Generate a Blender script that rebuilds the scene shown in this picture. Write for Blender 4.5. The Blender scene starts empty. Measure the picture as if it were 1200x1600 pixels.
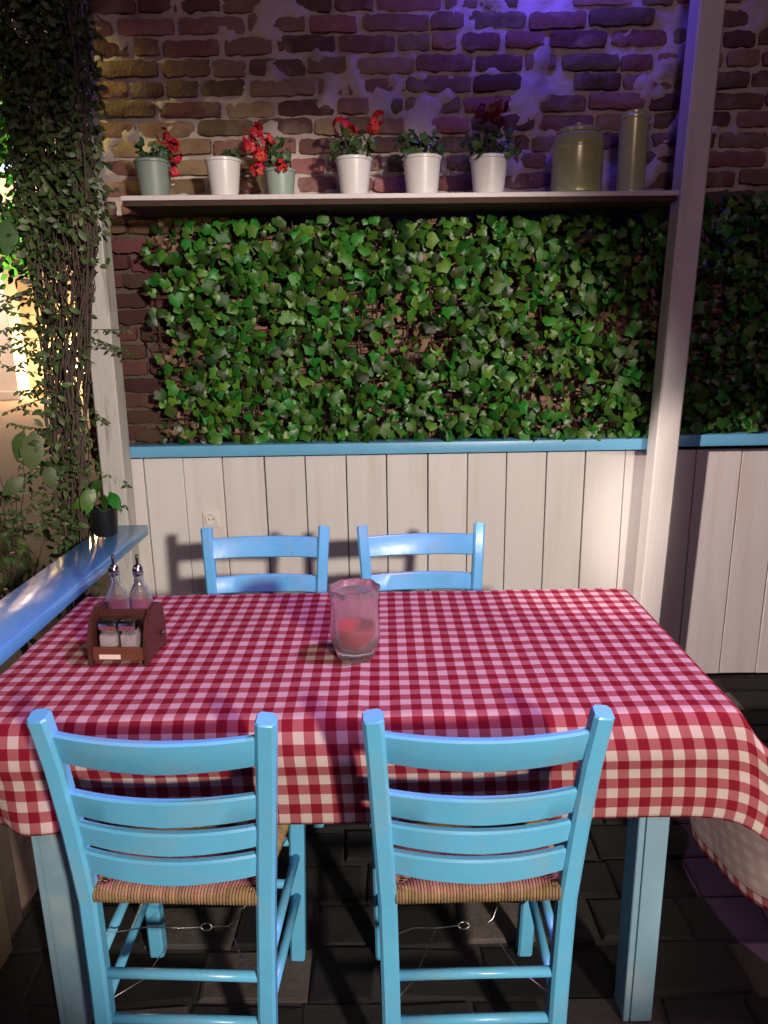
import bpy, bmesh, math, random
import numpy as np
from mathutils import Vector, Matrix, Euler, noise

S = bpy.context.scene
COL = S.collection
R = math.radians
rnd = random.Random(7)

# ------------------------------------------------------------------ camera
cd = bpy.data.cameras.new('camera')
cam = bpy.data.objects.new('camera', cd); COL.objects.link(cam)
cd.sensor_fit = 'VERTICAL'; cd.sensor_height = 36.0; cd.lens = 36.0*1135.7/1600
cd.clip_start = 0.02; cd.clip_end = 400
PITCH, ROLL = .2478, -.0165
fwd = Vector((0, math.cos(PITCH), -math.sin(PITCH))); r0 = Vector((1, 0, 0)); u0 = r0.cross(fwd)
rt = math.cos(ROLL)*r0 + math.sin(ROLL)*u0; up = -math.sin(ROLL)*r0 + math.cos(ROLL)*u0
M3 = Matrix((rt, up, -fwd)).transposed()
cam.matrix_world = Matrix.Translation((0, 0, 1.513)) @ M3.to_4x4()
S.camera = cam

# ------------------------------------------------------------------ world: night sky
W = bpy.data.worlds.new('World'); S.world = W; W.use_nodes = True
nt = W.node_tree; bg = nt.nodes['Background']
bg.inputs['Color'].default_value = (.30, .26, .62, 1); bg.inputs['Strength'].default_value = .02

# ------------------------------------------------------------------ lamps of the terrace, one added fill
def lamp(name, kind, loc, energy, color, target=None, **kw):
    d = bpy.data.lights.new(name, kind); d.energy = energy; d.color = color
    for k, v in kw.items(): setattr(d, k, v)
    o = bpy.data.objects.new(name, d); COL.objects.link(o); o.location = loc
    if target is not None:
        o.rotation_euler = (Vector(target)-Vector(loc)).to_track_quat('-Z', 'Y').to_euler()
    return o
lamp('terrace_spotlight', 'SPOT', (2.08, -2.94, 2.55), 1350, (1, .87, .75), (-.47, 2.95, .70),
     spot_size=R(28.4), spot_blend=.26, shadow_soft_size=.14)
lamp('garden_path_spot', 'SPOT', (-1.9, .35, 2.75), 900, (1, .82, .75), (1.88, 2.95, .30), spot_size=R(17), spot_blend=.45, shadow_soft_size=.05)
lamp('cloth_fill_spot', 'SPOT', (-.6, -2.2, .5), 330, (1, .86, .78), (.93, 1.6, .25), spot_size=R(7.5), spot_blend=.6, shadow_soft_size=.04)  # unseen spot added to brighten the inner face of the cloth drop
lamp('pink_party_lamp', 'SPOT', (1.0, 1.3, 3.3), 330, (.84, .34, .98), (.02, 1.55, .75), spot_size=R(47), spot_blend=.6, shadow_soft_size=.15)
lamp('violet_string_bulb', 'POINT', (.4, -.9, 2.9), 60, (.95, .60, .76), shadow_soft_size=.25)
lamp('blue_led_strip', 'AREA', (.62, 2.86, 2.86), 3.0, (.10, .06, 1), (.58, 3.05, 2.5), shape='RECTANGLE', size=.6, size_y=.04)
lamp('courtyard_lantern', 'POINT', (-2.6, .5, 2.3), 9, (1, .72, .55), shadow_soft_size=.08)
lamp('wall_lantern', 'SPOT', (-1.62, 2.80, 2.75), 22, (1, .85, .22), (-1.02, 3.05, 2.3), spot_size=R(48), spot_blend=.9, shadow_soft_size=.05)
lamp('street_lamp_light', 'POINT', (-7.75, 18.30, .75), 480, (1, .66, .28), shadow_soft_size=.12)
lamp('facade_uplight', 'POINT', (-10.2, 15.8, 4.3), 1300, (1, .72, .52), shadow_soft_size=.12)
lamp('garden_floodlight', 'SPOT', (-4.3, 4.0, .6), 2600, (.80, 1, .35), (-3.3, 6.2, 3.3), spot_size=R(60), spot_blend=.6, shadow_soft_size=.1)
S.view_settings.view_transform = 'Standard'; S.view_settings.look = 'None'
S.view_settings.exposure = 0; S.view_settings.gamma = 1; S.view_settings.use_curve_mapping = False
S.cycles.use_denoising = True
S.cycles.max_bounces = 10; S.cycles.transmission_bounces = 10; S.cycles.transparent_max_bounces = 10

# ------------------------------------------------------------------ helpers
class MB:
    def __init__(s): s.v = []; s.f = []; s.m = []; s.uv = None
    def add(s, vs, fs, mi=0):
        b = len(s.v); s.v += [tuple(p) for p in vs]
        s.f += [tuple(i+b for i in f) for f in fs]; s.m += [mi]*len(fs); return s
    def box(s, lo, hi, c=0.0, mi=0):
        (x0, y0, z0), (x1, y1, z1) = lo, hi
        if c <= 0:
            return s.add([(x0,y0,z0),(x1,y0,z0),(x1,y1,z0),(x0,y1,z0),(x0,y0,z1),(x1,y0,z1),(x1,y1,z1),(x0,y1,z1)],
                  [(0,3,2,1),(4,5,6,7),(0,1,5,4),(1,2,6,5),(2,3,7,6),(3,0,4,7)], mi)
        bm = bmesh.new()
        bmesh.ops.create_cube(bm, size=1, matrix=Matrix.Translation(((x0+x1)/2,(y0+y1)/2,(z0+z1)/2)) @ Matrix.Diagonal((x1-x0,y1-y0,z1-z0,1)))
        bmesh.ops.bevel(bm, geom=bm.edges[:], offset=c, segments=2, affect='EDGES', profile=.5)
        bm.verts.index_update()
        s.add([v.co[:] for v in bm.verts], [[v.index for v in f.verts] for f in bm.faces], mi); bm.free(); return s
    def sweep(s, pts, secs, cap=True, mi=0):
        """secs: one list of 2D offsets (in the plane spanned by X and the bent Y/Z axis) per point, or one for all"""
        pts = [Vector(p) for p in pts]; n = len(pts)
        if not isinstance(secs[0][0], (tuple, list)): secs = [secs]*n
        k = len(secs[0]); b = len(s.v)
        t0 = (pts[-1]-pts[0]).normalized()
        ref = Vector((1, 0, 0)) if abs(t0.x) < .8 else Vector((0, 0, 1))
        for i, p in enumerate(pts):
            t = (pts[min(i+1, n-1)]-pts[max(i-1, 0)]).normalized()
            bv = t.cross(ref).normalized(); av = bv.cross(t).normalized()
            for (a, q) in secs[i]: s.v.append(tuple(p+av*a+bv*q))
        for i in range(n-1):
            for j in range(k):
                s.f.append((b+i*k+j, b+i*k+(j+1) % k, b+(i+1)*k+(j+1) % k, b+(i+1)*k+j)); s.m.append(mi)
        if cap:
            s.f.append(tuple(b+j for j in reversed(range(k)))); s.m.append(mi)
            s.f.append(tuple(b+(n-1)*k+j for j in range(k))); s.m.append(mi)
        return s
    def tube(s, pts, r, k=6, cap=True, mi=0):
        n = len(pts); rs = r if isinstance(r, (list, tuple)) else [r]*n
        return s.sweep(pts, [[(math.cos(2*math.pi*j/k)*q, math.sin(2*math.pi*j/k)*q) for j in range(k)] for q in rs], cap, mi)
    def lathe(s, prof, n=32, c=(0, 0, 0), cap0=True, cap1=True, mod=None, mi=0):
        b = len(s.v)
        for (r, z) in prof:
            for j in range(n):
                a = 2*math.pi*j/n; q = r*(mod(a, z) if mod else 1)
                s.v.append((c[0]+q*math.cos(a), c[1]+q*math.sin(a), c[2]+z))
        for i in range(len(prof)-1):
            for j in range(n):
                s.f.append((b+i*n+j, b+i*n+(j+1) % n, b+(i+1)*n+(j+1) % n, b+(i+1)*n+j)); s.m.append(mi)
        if cap0: s.f.append(tuple(b+j for j in reversed(range(n)))); s.m.append(mi)
        if cap1: s.f.append(tuple(b+(len(prof)-1)*n+j for j in range(n))); s.m.append(mi)
        return s
    def mesh(s, name, mat, smooth=False, auto=None):
        me = bpy.data.meshes.new(name); me.from_pydata(s.v, [], s.f)
        for m in (mat if isinstance(mat, (list, tuple)) else [mat]): me.materials.append(m)
        if any(s.m): me.polygons.foreach_set('material_index', s.m)
        if smooth or auto:
            me.polygons.foreach_set('use_smooth', [True]*len(me.polygons))
            if auto: me.set_sharp_from_angle(angle=R(auto))
        me.update(); return me
    def build(s, name, mat, parent=None, loc=(0, 0, 0), smooth=False, auto=None):
        o = bpy.data.objects.new(name, s.mesh(name, mat, smooth, auto)); COL.objects.link(o); o.location = loc
        if parent: o.parent = parent
        return o

def put(name, me, parent=None, loc=(0, 0, 0), rot=None):
    o = bpy.data.objects.new(name, me); COL.objects.link(o); o.location = loc
    if rot is not None: o.rotation_euler = rot
    if parent: o.parent = parent
    return o
def tag(o, label=None, cat=None, group=None, kind=None):
    if label: o['label'] = label
    if cat: o['category'] = cat
    if group: o['group'] = group
    if kind: o['kind'] = kind
    return o
def thing(name, loc, label, cat, group=None, rot=(0, 0, 0)):
    o = bpy.data.objects.new(name, None); COL.objects.link(o); o.location = loc; o.rotation_euler = rot
    o.empty_display_size = .05
    return tag(o, label, cat, group)
def copy_tree(o, parent=None):
    c = o.copy(); COL.objects.link(c); c.parent = parent
    for ch in o.children: copy_tree(ch, c)
    return c
def rsec(w, d, c):  # chamfered rectangle section
    w /= 2; d /= 2
    return [(w-c, -d), (w, -d+c), (w, d-c), (w-c, d), (-w+c, d), (-w, d-c), (-w, -d+c), (-w+c, -d)]

# ------------------------------------------------------------------ materials
def mat(name, base, rough=.6, var=.25, scale=8, bump=.0, bscale=60, metal=0, stretch=(1, 1, 1), spec=.5, dirt=None, dscale=3, rand=0, coat=0, island=False):
    m = bpy.data.materials.new(name); m.use_nodes = True
    t = m.node_tree; N = t.nodes; L = t.links; p = N['Principled BSDF']
    p.inputs['Roughness'].default_value = rough; p.inputs['Metallic'].default_value = metal
    p.inputs['Specular IOR Level'].default_value = spec
    if coat: p.inputs['Coat Weight'].default_value = coat; p.inputs['Coat Roughness'].default_value = .08
    tc = N.new('ShaderNodeTexCoord'); mp = N.new('ShaderNodeMapping'); L.new(tc.outputs['Object'], mp.inputs['Vector'])
    mp.inputs['Scale'].default_value = stretch
    oi = N.new('ShaderNodeObjectInfo'); sc = N.new('ShaderNodeVectorMath'); sc.operation = 'MULTIPLY_ADD'
    cb = N.new('ShaderNodeCombineXYZ'); L.new(oi.outputs['Random'], cb.inputs[0]); L.new(oi.outputs['Random'], cb.inputs[2])
    L.new(cb.outputs[0], sc.inputs[0]); sc.inputs[1].default_value = (37, 37, 37); L.new(mp.outputs[0], sc.inputs[2])
    n1 = N.new('ShaderNodeTexNoise'); n1.inputs['Scale'].default_value = scale; n1.inputs['Detail'].default_value = 6; n1.inputs['Roughness'].default_value = .65
    L.new(sc.outputs[0], n1.inputs['Vector'])
    mx = N.new('ShaderNodeMix'); mx.data_type = 'RGBA'
    lo = [max(0, c*(1-var)) for c in base]; hi = [min(1, c*(1+var)) for c in base]
    mx.inputs[6].default_value = (*lo, 1); mx.inputs[7].default_value = (*hi, 1)
    L.new(n1.outputs['Fac'], mx.inputs[0]); out = mx.outputs[2]
    if rand or island:
        hs = N.new('ShaderNodeHueSaturation'); L.new(out, hs.inputs['Color'])
        src = oi.outputs['Random']
        if island:
            g = N.new('ShaderNodeNewGeometry'); ad = N.new('ShaderNodeMath'); ad.operation = 'ADD'
            L.new(g.outputs['Random Per Island'], ad.inputs[0]); L.new(oi.outputs['Random'], ad.inputs[1])
            fr = N.new('ShaderNodeMath'); fr.operation = 'FRACT'; L.new(ad.outputs[0], fr.inputs[0]); src = fr.outputs[0]
        mr = N.new('ShaderNodeMapRange'); L.new(src, mr.inputs[0]); mr.inputs[3].default_value = 1-rand; mr.inputs[4].default_value = 1+rand
        L.new(mr.outputs[0], hs.inputs['Value'])
        m2 = N.new('ShaderNodeMath'); m2.operation = 'MULTIPLY'; L.new(src, m2.inputs[0]); m2.inputs[1].default_value = 7.31
        m3 = N.new('ShaderNodeMath'); m3.operation = 'FRACT'; L.new(m2.outputs[0], m3.inputs[0])
        mr2 = N.new('ShaderNodeMapRange'); L.new(m3.outputs[0], mr2.inputs[0]); mr2.inputs[3].default_value = .5-.04*min(1, rand*2); mr2.inputs[4].default_value = .5+.04*min(1, rand*2)
        L.new(mr2.outputs[0], hs.inputs['Hue']); out = hs.outputs[0]
    if dirt:
        n2 = N.new('ShaderNodeTexNoise'); n2.inputs['Scale'].default_value = dscale; n2.inputs['Detail'].default_value = 8
        L.new(sc.outputs[0], n2.inputs['Vector'])
        cr = N.new('ShaderNodeValToRGB'); cr.color_ramp.elements[0].position = .52; cr.color_ramp.elements[1].position = .75
        L.new(n2.outputs['Fac'], cr.inputs[0])
        m4 = N.new('ShaderNodeMix'); m4.data_type = 'RGBA'; m4.inputs[7].default_value = (*dirt, 1)
        L.new(cr.outputs[0], m4.inputs[0]); L.new(out, m4.inputs[6]); out = m4.outputs[2]
    L.new(out, p.inputs['Base Color'])
    rr = N.new('ShaderNodeMapRange'); L.new(n1.outputs['Fac'], rr.inputs[0])
    rr.inputs[3].default_value = max(.02, rough-.12); rr.inputs[4].default_value = min(1, rough+.12); L.new(rr.outputs[0], p.inputs['Roughness'])
    if bump:
        n3 = N.new('ShaderNodeTexNoise'); n3.inputs['Scale'].default_value = bscale; n3.inputs['Detail'].default_value = 5
        L.new(sc.outputs[0], n3.inputs['Vector'])
        b = N.new('ShaderNodeBump'); b.inputs['Strength'].default_value = bump; b.inputs['Distance'].default_value = .004
        L.new(n3.outputs['Fac'], b.inputs['Height']); L.new(b.outputs[0], p.inputs['Normal'])
    return m
def leafmat(name, base, rough=.4, var=.3, rand=.45, spec=.5, trans=.0):
    m = mat(name, base, rough, var, 40, .25, 90, rand=rand, spec=spec, island=True)
    p = m.node_tree.nodes['Principled BSDF']
    if trans:
        p.inputs['Transmission Weight'].default_value = 0
        p.inputs['Subsurface Weight'].default_value = 0
    return m
def glassmat(name, col=(1, 1, 1), rough=.03, ior=1.45):
    m = bpy.data.materials.new(name); m.use_nodes = True; t = m.node_tree; p = t.nodes['Principled BSDF']
    p.inputs['Base Color'].default_value = (*col, 1); p.inputs['Roughness'].default_value = rough
    p.inputs['Transmission Weight'].default_value = 1; p.inputs['IOR'].default_value = ior
    n = t.nodes.new('ShaderNodeTexNoise'); n.inputs['Scale'].default_value = 50
    b = t.nodes.new('ShaderNodeBump'); b.inputs['Strength'].default_value = .15; b.inputs['Distance'].default_value = .002
    t.links.new(n.outputs['Fac'], b.inputs['Height']); t.links.new(b.outputs[0], p.inputs['Normal'])
    return m
def emit(name, col, st):
    m = bpy.data.materials.new(name); m.use_nodes = True; p = m.node_tree.nodes['Principled BSDF']
    p.inputs['Base Color'].default_value = (*col, 1); p.inputs['Emission Color'].default_value = (*col, 1); p.inputs['Emission Strength'].default_value = st
    return m

M = {}
M['blue'] = mat('blue_gloss_paint', (.115, .43, .66), .30, .14, 9, .16, 45, dirt=(.17, .40, .55), dscale=11)
M['ledgeblue'] = mat('ledge_blue_paint', (.15, .45, .70), .38, .12, 9, .12, 45)
M['railblue'] = mat('rail_blue_paint', (.11, .38, .72), .13, .12, 6, .30, 16)
M['legpaint'] = mat('pale_blue_paint', (.18, .31, .38), .5, .12, 12, .15, 50, dirt=(.30, .38, .38), dscale=6)
M['plank'] = mat('white_painted_plank', (.70, .67, .645), .55, .07, 5, .22, 30, stretch=(6, 6, .5), dirt=(.60, .55, .50), dscale=2.2, rand=.05)
M['post'] = mat('white_painted_timber', (.66, .63, .61), .5, .10, 6, .25, 30, stretch=(5, 5, .6), dirt=(.50, .46, .42), dscale=3)
M['oldpost'] = mat('weathered_white_timber', (.55, .53, .49), .75, .22, 7, .5, 28, stretch=(5, 5, .7), dirt=(.27, .24, .2), dscale=7)
M['shelf'] = mat('shelf_white_paint', (.72, .66, .64), .5, .08, 8, .1)
M['brick'] = mat('old_brick', (.22, .12, .08), .9, .55, 18, 1.0, 70, rand=.55, dirt=(.30, .22, .17), dscale=9)
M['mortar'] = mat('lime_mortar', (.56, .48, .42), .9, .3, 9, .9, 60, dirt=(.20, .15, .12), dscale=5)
M['darkmortar'] = mat('dark_low_mortar', (.10, .07, .055), .9, .4, 9, .9, 60)  # darker mortar for the wall below shelf height
M['darkbrick'] = mat('dark_brick', (.085, .034, .026), .9, .45, 18, 1.0, 70, rand=.45)  # darker brick for the courses below shelf height
M['stone'] = mat('shaded_paving_stone', (.009, .008, .007), .85, .55, 14, .9, 50, rand=.85)  # shade over the floor is put into the stone colour
M['litstone'] = mat('lit_paving_stone', (.07, .058, .05), .85, .5, 14, .9, 50, rand=.4)  # paler copy standing in for lit spots on the floor
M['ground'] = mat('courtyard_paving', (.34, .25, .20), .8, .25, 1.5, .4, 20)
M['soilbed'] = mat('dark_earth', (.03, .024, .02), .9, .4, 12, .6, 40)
M['cream'] = mat('cream_render', (.66, .56, .46), .8, .1, 2, .2, 20)
M['ivy'] = leafmat('ivy_leaf', (.036, .125, .012), .42, .4, .8)
M['dryleaf'] = leafmat('dry_ivy_leaf', (.17, .10, .05), .6, .35, .4)
M['vine'] = leafmat('vine_leaf', (.060, .100, .030), .5, .35, .5)
M['stem'] = mat('woody_stem', (.085, .060, .045), .85, .4, 25, .5, 80)
M['wicker'] = mat('brown_lattice', (.06, .032, .02), .8, .4, 20, .4, 60)
M['tree'] = leafmat('tree_leaf', (.06, .16, .03), .45, .3, .4)
M['ger'] = leafmat('geranium_leaf', (.040, .085, .025), .5, .3, .35)
M['red'] = leafmat('red_petal', (.50, .012, .018), .5, .3, .25)
M['darkred'] = leafmat('dark_red_petal', (.16, .008, .02), .5, .3, .25)
M['whitepot'] = mat('white_enamel', (.72, .70, .68), .35, .06, 8, .05)
M['greenpot'] = mat('pale_green_enamel', (.30, .38, .32), .4, .08, 8, .05)
M['greypot'] = mat('grey_green_metal', (.22, .27, .24), .45, .18, 14, .1)
M['soil'] = mat('potting_soil', (.035, .025, .018), .95, .4, 60, 1, 120)
M['can'] = mat('olive_metal', (.50, .56, .24), .26, .12, 10, .04, metal=.15)
M['black'] = mat('black_plastic', (.012, .012, .014), .35, .2, 10)
M['wood'] = mat('dark_brown_wood', (.055, .018, .012), .4, .35, 12, .2, 60, stretch=(1, 4, 4))
M['wood2'] = mat('brown_wood', (.12, .042, .02), .4, .3, 12, .2, 60, stretch=(1, 4, 4))
M['paper'] = mat('paper_tag', (.72, .60, .50), .6, .1, 60)
M['rush'] = mat('woven_rush', (.24, .155, .07), .8, .4, 40, .6, 90, rand=.2, island=True)
M['steel'] = mat('bright_metal', (.62, .60, .58), .18, .08, 20, metal=1)
M['wire'] = mat('wire', (.5, .48, .46), .35, .1, 20, metal=1)
M['salt'] = mat('salt', (.78, .74, .68), .8, .1, 80, .4, 200)
M['pepper'] = mat('pepper', (.30, .25, .22), .9, .5, 120, .6, 200)
M['candle'] = mat('red_wax', (.36, .03, .03), .4, .15, 20, .1)
M['socket'] = mat('socket_plastic', (.74, .72, .66), .3, .05, 10)
M['hole'] = mat('socket_hole', (.02, .02, .02), .5, .1, 10)
M['dim'] = mat('dull_ochre_board', (.13, .10, .055), .7, .2, 6, .2, 30)
M['glass'] = glassmat('clear_glass', (1, .985, .985), .02)
M['crystal'] = glassmat('frosted_crystal', (1, .98, .98), .07)
_t = M['crystal'].node_tree; _o = _t.nodes['Material Output']; _mx = _t.nodes.new('ShaderNodeMixShader'); _tr = _t.nodes.new('ShaderNodeBsdfTranslucent'); _df = _t.nodes.new('ShaderNodeBsdfDiffuse'); _ad = _t.nodes.new('ShaderNodeMixShader')
_tr.inputs[0].default_value = (.95, .93, .93, 1); _df.inputs[0].default_value = (.95, .93, .93, 1)
_t.links.new(_tr.outputs[0], _ad.inputs[1]); _t.links.new(_df.outputs[0], _ad.inputs[2]); _mx.inputs[0].default_value = .08
_t.links.new(_t.nodes['Principled BSDF'].outputs[0], _mx.inputs[1]); _t.links.new(_ad.outputs[0], _mx.inputs[2]); _t.links.new(_mx.outputs[0], _o.inputs[0])
M['oil'] = glassmat('vinegar', (.93, .90, .82), .0, 1.36)
M['bluewin'] = emit('lit_window', (.42, .68, 1), 1.1)
M['lampglass'] = emit('lamp_glass', (1, .70, .32), 14)

def gingham(name, fade=0.0):
    m = bpy.data.materials.new(name); m.use_nodes = True; t = m.node_tree; N = t.nodes; L = t.links; p = N['Principled BSDF']
    p.inputs['Roughness'].default_value = .85; p.inputs['Specular IOR Level'].default_value = .25
    uv = N.new('ShaderNodeUVMap'); sx = N.new('ShaderNodeSeparateXYZ'); L.new(uv.outputs[0], sx.inputs[0])
    def stripe(o):
        f = N.new('ShaderNodeMath'); f.operation = 'FRACT'; L.new(o, f.inputs[0])
        g = N.new('ShaderNodeMath'); g.operation = 'GREATER_THAN'; L.new(f.outputs[0], g.inputs[0]); g.inputs[1].default_value = .5
        return g.outputs[0]
    def thread(o, fq):
        a = N.new('ShaderNodeMath'); a.operation = 'MULTIPLY'; L.new(o, a.inputs[0]); a.inputs[1].default_value = fq
        b = N.new('ShaderNodeMath'); b.operation = 'SINE'; L.new(a.outputs[0], b.inputs[0]); return b.outputs[0]
    a, b = stripe(sx.outputs[0]), stripe(sx.outputs[1])
    ad = N.new('ShaderNodeMath'); ad.operation = 'ADD'; L.new(a, ad.inputs[0]); L.new(b, ad.inputs[1])
    dv = N.new('ShaderNodeMath'); dv.operation = 'MULTIPLY'; L.new(ad.outputs[0], dv.inputs[0]); dv.inputs[1].default_value = .5
    cr = N.new('ShaderNodeValToRGB'); cr.color_ramp.interpolation = 'CONSTANT'; e = cr.color_ramp.elements
    wht, mid, red = (.70, .59, .53), (.46, .138, .148), (.27, .010, .026)
    mixc = lambda c: tuple(c[i]*(1-fade)+(.66, .56, .52)[i]*fade for i in range(3))
    e[0].color = (*mixc(wht), 1); e[1].position = .3; e[1].color = (*mixc(mid), 1); n = e.new(.8); n.color = (*mixc(red), 1)
    L.new(dv.outputs[0], cr.inputs[0])
    ns = N.new('ShaderNodeTexNoise'); ns.inputs['Scale'].default_value = 40; ns.inputs['Detail'].default_value = 4; L.new(uv.outputs[0], ns.inputs['Vector'])
    hv = N.new('ShaderNodeHueSaturation'); mr = N.new('ShaderNodeMapRange'); L.new(ns.outputs['Fac'], mr.inputs[0]); mr.inputs[3].default_value = .82; mr.inputs[4].default_value = 1.15
    L.new(mr.outputs[0], hv.inputs['Value']); L.new(cr.outputs[0], hv.inputs['Color']); L.new(hv.outputs[0], p.inputs['Base Color'])
    tm = N.new('ShaderNodeMath'); tm.operation = 'MULTIPLY'; L.new(thread(sx.outputs[0], 150), tm.inputs[0]); L.new(thread(sx.outputs[1], 150), tm.inputs[1])
    bp = N.new('ShaderNodeBump'); bp.inputs['Strength'].default_value = .25; bp.inputs['Distance'].default_value = .0008
    tl = N.new('ShaderNodeBsdfTranslucent'); L.new(hv.outputs[0], tl.inputs[0]); ms = N.new('ShaderNodeMixShader'); ms.inputs[0].default_value = .40
    L.new(p.outputs[0], ms.inputs[1]); L.new(tl.outputs[0], ms.inputs[2]); L.new(ms.outputs[0], N['Material Output'].inputs[0])
    L.new(tm.outputs[0], bp.inputs['Height']); L.new(bp.outputs[0], p.inputs['Normal'])
    return m
M['gingham'] = gingham('red_white_gingham'); M['ginghamback'] = gingham('gingham_reverse', .82)

# ================================================================== SETTING
# sky is the night world; ground
g = MB()
g.add([(-60, -20, -.03), (30, -20, -.03), (30, 70, -.03), (-60, 70, -.03)], [(0, 1, 2, 3)])
tag(g.build('ground', M['ground']), kind='structure')
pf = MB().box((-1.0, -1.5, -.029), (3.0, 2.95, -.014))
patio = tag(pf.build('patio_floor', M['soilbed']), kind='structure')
yy = .72
cnt = 0
while yy < 2.93:
    hh = rnd.uniform(.115, .165); y1 = min(yy+hh, 2.94); xx = -.98+rnd.uniform(-.1, 0)
    while xx < 1.95:
        ww = rnd.uniform(.15, .27); x1 = xx+ww; gz = .006; a, b = max(xx, -.985)+gz, x1-gz
        if b-a > .04 and cnt < 298:
            z = rnd.uniform(-.009, .0); j = lambda: rnd.uniform(-.008, .008)
            q = [(a+j(), yy+gz+j()), (b+j(), yy+gz+j()), (b+j(), y1-gz+j()), (a+j(), y1-gz+j())]
            cx, cy = sum(p[0] for p in q)/4, sum(p[1] for p in q)/4
            inn = [(cx+(px-cx)*.93, cy+(py-cy)*.9) for px, py in q]
            tz = [z+rnd.uniform(-.003, .003) for _ in range(4)]
            vs = [(px, py, -.014) for px, py in q]+[(px, py, z-.004) for px, py in q]+[(px, py, tz[i]) for i, (px, py) in enumerate(inn)]
            fs = [(i, (i+1) % 4, 4+(i+1) % 4, 4+i) for i in range(4)]+[(4+i, 4+(i+1) % 4, 8+(i+1) % 4, 8+i) for i in range(4)]+[(8, 9, 10, 11)]
            MB().add(vs, fs)  .build('paving_stone', M['litstone'] if rnd.random() < .10 else M['stone'], patio, smooth=False); cnt += 1
        xx = x1
    yy = y1

# ---- brick wall
wall = thing('brick_wall', (0, 3.05, 0), 'old brick wall with rough pale mortar rising behind the flower shelf', 'wall')
BX0, BX1 = -1.24, 2.3
MB().box((BX0+.01, .045, -.02), (BX1, .32, 3.4)).build('wall_core', M['mortar'], wall)
# rough mortar bed in front of the core
nx, nz = 210, 150
xs = np.linspace(BX0+.004, BX1, nx); zs = np.linspace(.92, 3.2, nz)
def fbm(x, z, s, o=0, k=4): return noise.fractal(Vector((x*s, o, z*s)), .6, 2.1, k)
mv = []
for z in zs:
    for x in xs:
        patch = max(0, fbm(x, z, 4.2, 3.3)+.30*math.exp(-((x-.50)/.55)**2-((z-2.35)/.35)**2) - .21)
        h = .006*fbm(x, z, 9, 1)+.005*fbm(x, z, 26, 5, 3)+.052*min(.55, patch)
        mv.append((x, max(-.012, .015+.014*max(0, min(1, (1.97-z)/.06))-h*(1 if z > 1.95 else .45)), z))
mf = [(j*nx+i, j*nx+i+1, (j+1)*nx+i+1, (j+1)*nx+i) for j in range(nz-1) for i in range(nx-1)]
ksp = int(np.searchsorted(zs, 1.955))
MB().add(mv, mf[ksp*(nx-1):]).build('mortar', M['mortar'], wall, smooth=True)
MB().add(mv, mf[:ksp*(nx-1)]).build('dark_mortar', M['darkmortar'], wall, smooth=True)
brr = random.Random(11)
def brick_mesh(w, h, r):
    """irregular worn brick, front face towards -Y, origin at its middle"""
    mb = MB(); nx_, nz_ = (8 if w > .15 else 5), 4; d = .1
    P = []
    sd = r.uniform(0, 100)
    for j in range(nz_+1):
        for i in range(nx_+1):
            u, v = i/nx_, j/nz_
            x, z = (u-.5)*w, (v-.5)*h
            e = min(u, 1-u)*w; ev = min(v, 1-v)*h
            x += .010*noise.noise(Vector((u*5+sd, v*4, 1))); z += .010*noise.noise(Vector((u*6+sd, v*3, 5)))
            y = .004 if (i in (0, nx_) or j in (0, nz_)) else 0
            if i in (0, nx_) and j in (0, nz_): x *= .965; z *= .93; y = .008
            y += .005*noise.noise(Vector((u*2.5+sd, v*2, 9)))+.006*noise.noise(Vector((u*7+sd, v*5, 4)))
            P.append((x, y, z))
    F = [(j*(nx_+1)+i, j*(nx_+1)+i+1, (j+1)*(nx_+1)+i+1, (j+1)*(nx_+1)+i) for j in range(nz_) for i in range(nx_)]
    rim = [i for i in range(nx_+1)]+[j*(nx_+1)+nx_ for j in range(1, nz_+1)]+[nz_*(nx_+1)+i for i in range(nx_-1, -1, -1)]+[j*(nx_+1) for j in range(nz_-1, 0, -1)]
    b = len(P); k = len(rim)
    P += [(P[i][0], .07, P[i][2]) for i in rim]
    F += [(rim[q], b+q, b+(q+1) % k, rim[(q+1) % k]) for q in range(k)]
    return mb.add(P, F)
bmeshes = {}
for wd in (.09, .115, .14, .175, .21, .24):
    bmeshes[wd] = [brick_mesh(wd, .053, brr).mesh('brick', M['brick'], auto=50) for _ in range(7)]
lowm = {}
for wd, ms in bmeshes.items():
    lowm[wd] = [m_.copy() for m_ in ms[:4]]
    for m_ in lowm[wd]: m_.materials[0] = M['darkbrick']
rest = MB(); nb = 0; zc = .955; row = 0
while zc < 3.15:
    x = BX0-brr.uniform(0, .12)+.05
    while x < BX1-.1:
        wd = brr.choice((.09, .115, .14, .175, .21, .21, .24)) if row % 2 else brr.choice((.115, .175, .21, .21, .24, .24))
        cx = x+wd/2; x += wd+brr.uniform(.010, .024)
        if brr.random() < .04: continue
        loc = (max(cx, BX0+wd/2), brr.uniform(-.012, .006), zc+brr.uniform(-.005, .005))
        rot = (brr.uniform(-.04, .04), brr.uniform(-.025, .025), brr.uniform(-.03, .03))
        seen = (1.90 < zc < 2.80 and cx < 1.75) or (zc <= 1.95 and cx < -.80)
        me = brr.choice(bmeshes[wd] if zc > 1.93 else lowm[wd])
        if seen and nb < 298:
            put('brick', me, wall, loc, rot); nb += 1
        else:
            mt = Matrix.Translation(loc) @ Euler(rot).to_matrix().to_4x4()
            rest.add([mt @ v.co for v in me.vertices], [tuple(p.vertices) for p in me.polygons])
    zc += .0695+brr.uniform(-.003, .003); row += 1
tag(rest.build('bricks', M['brick'], wall), kind='stuff')

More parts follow.
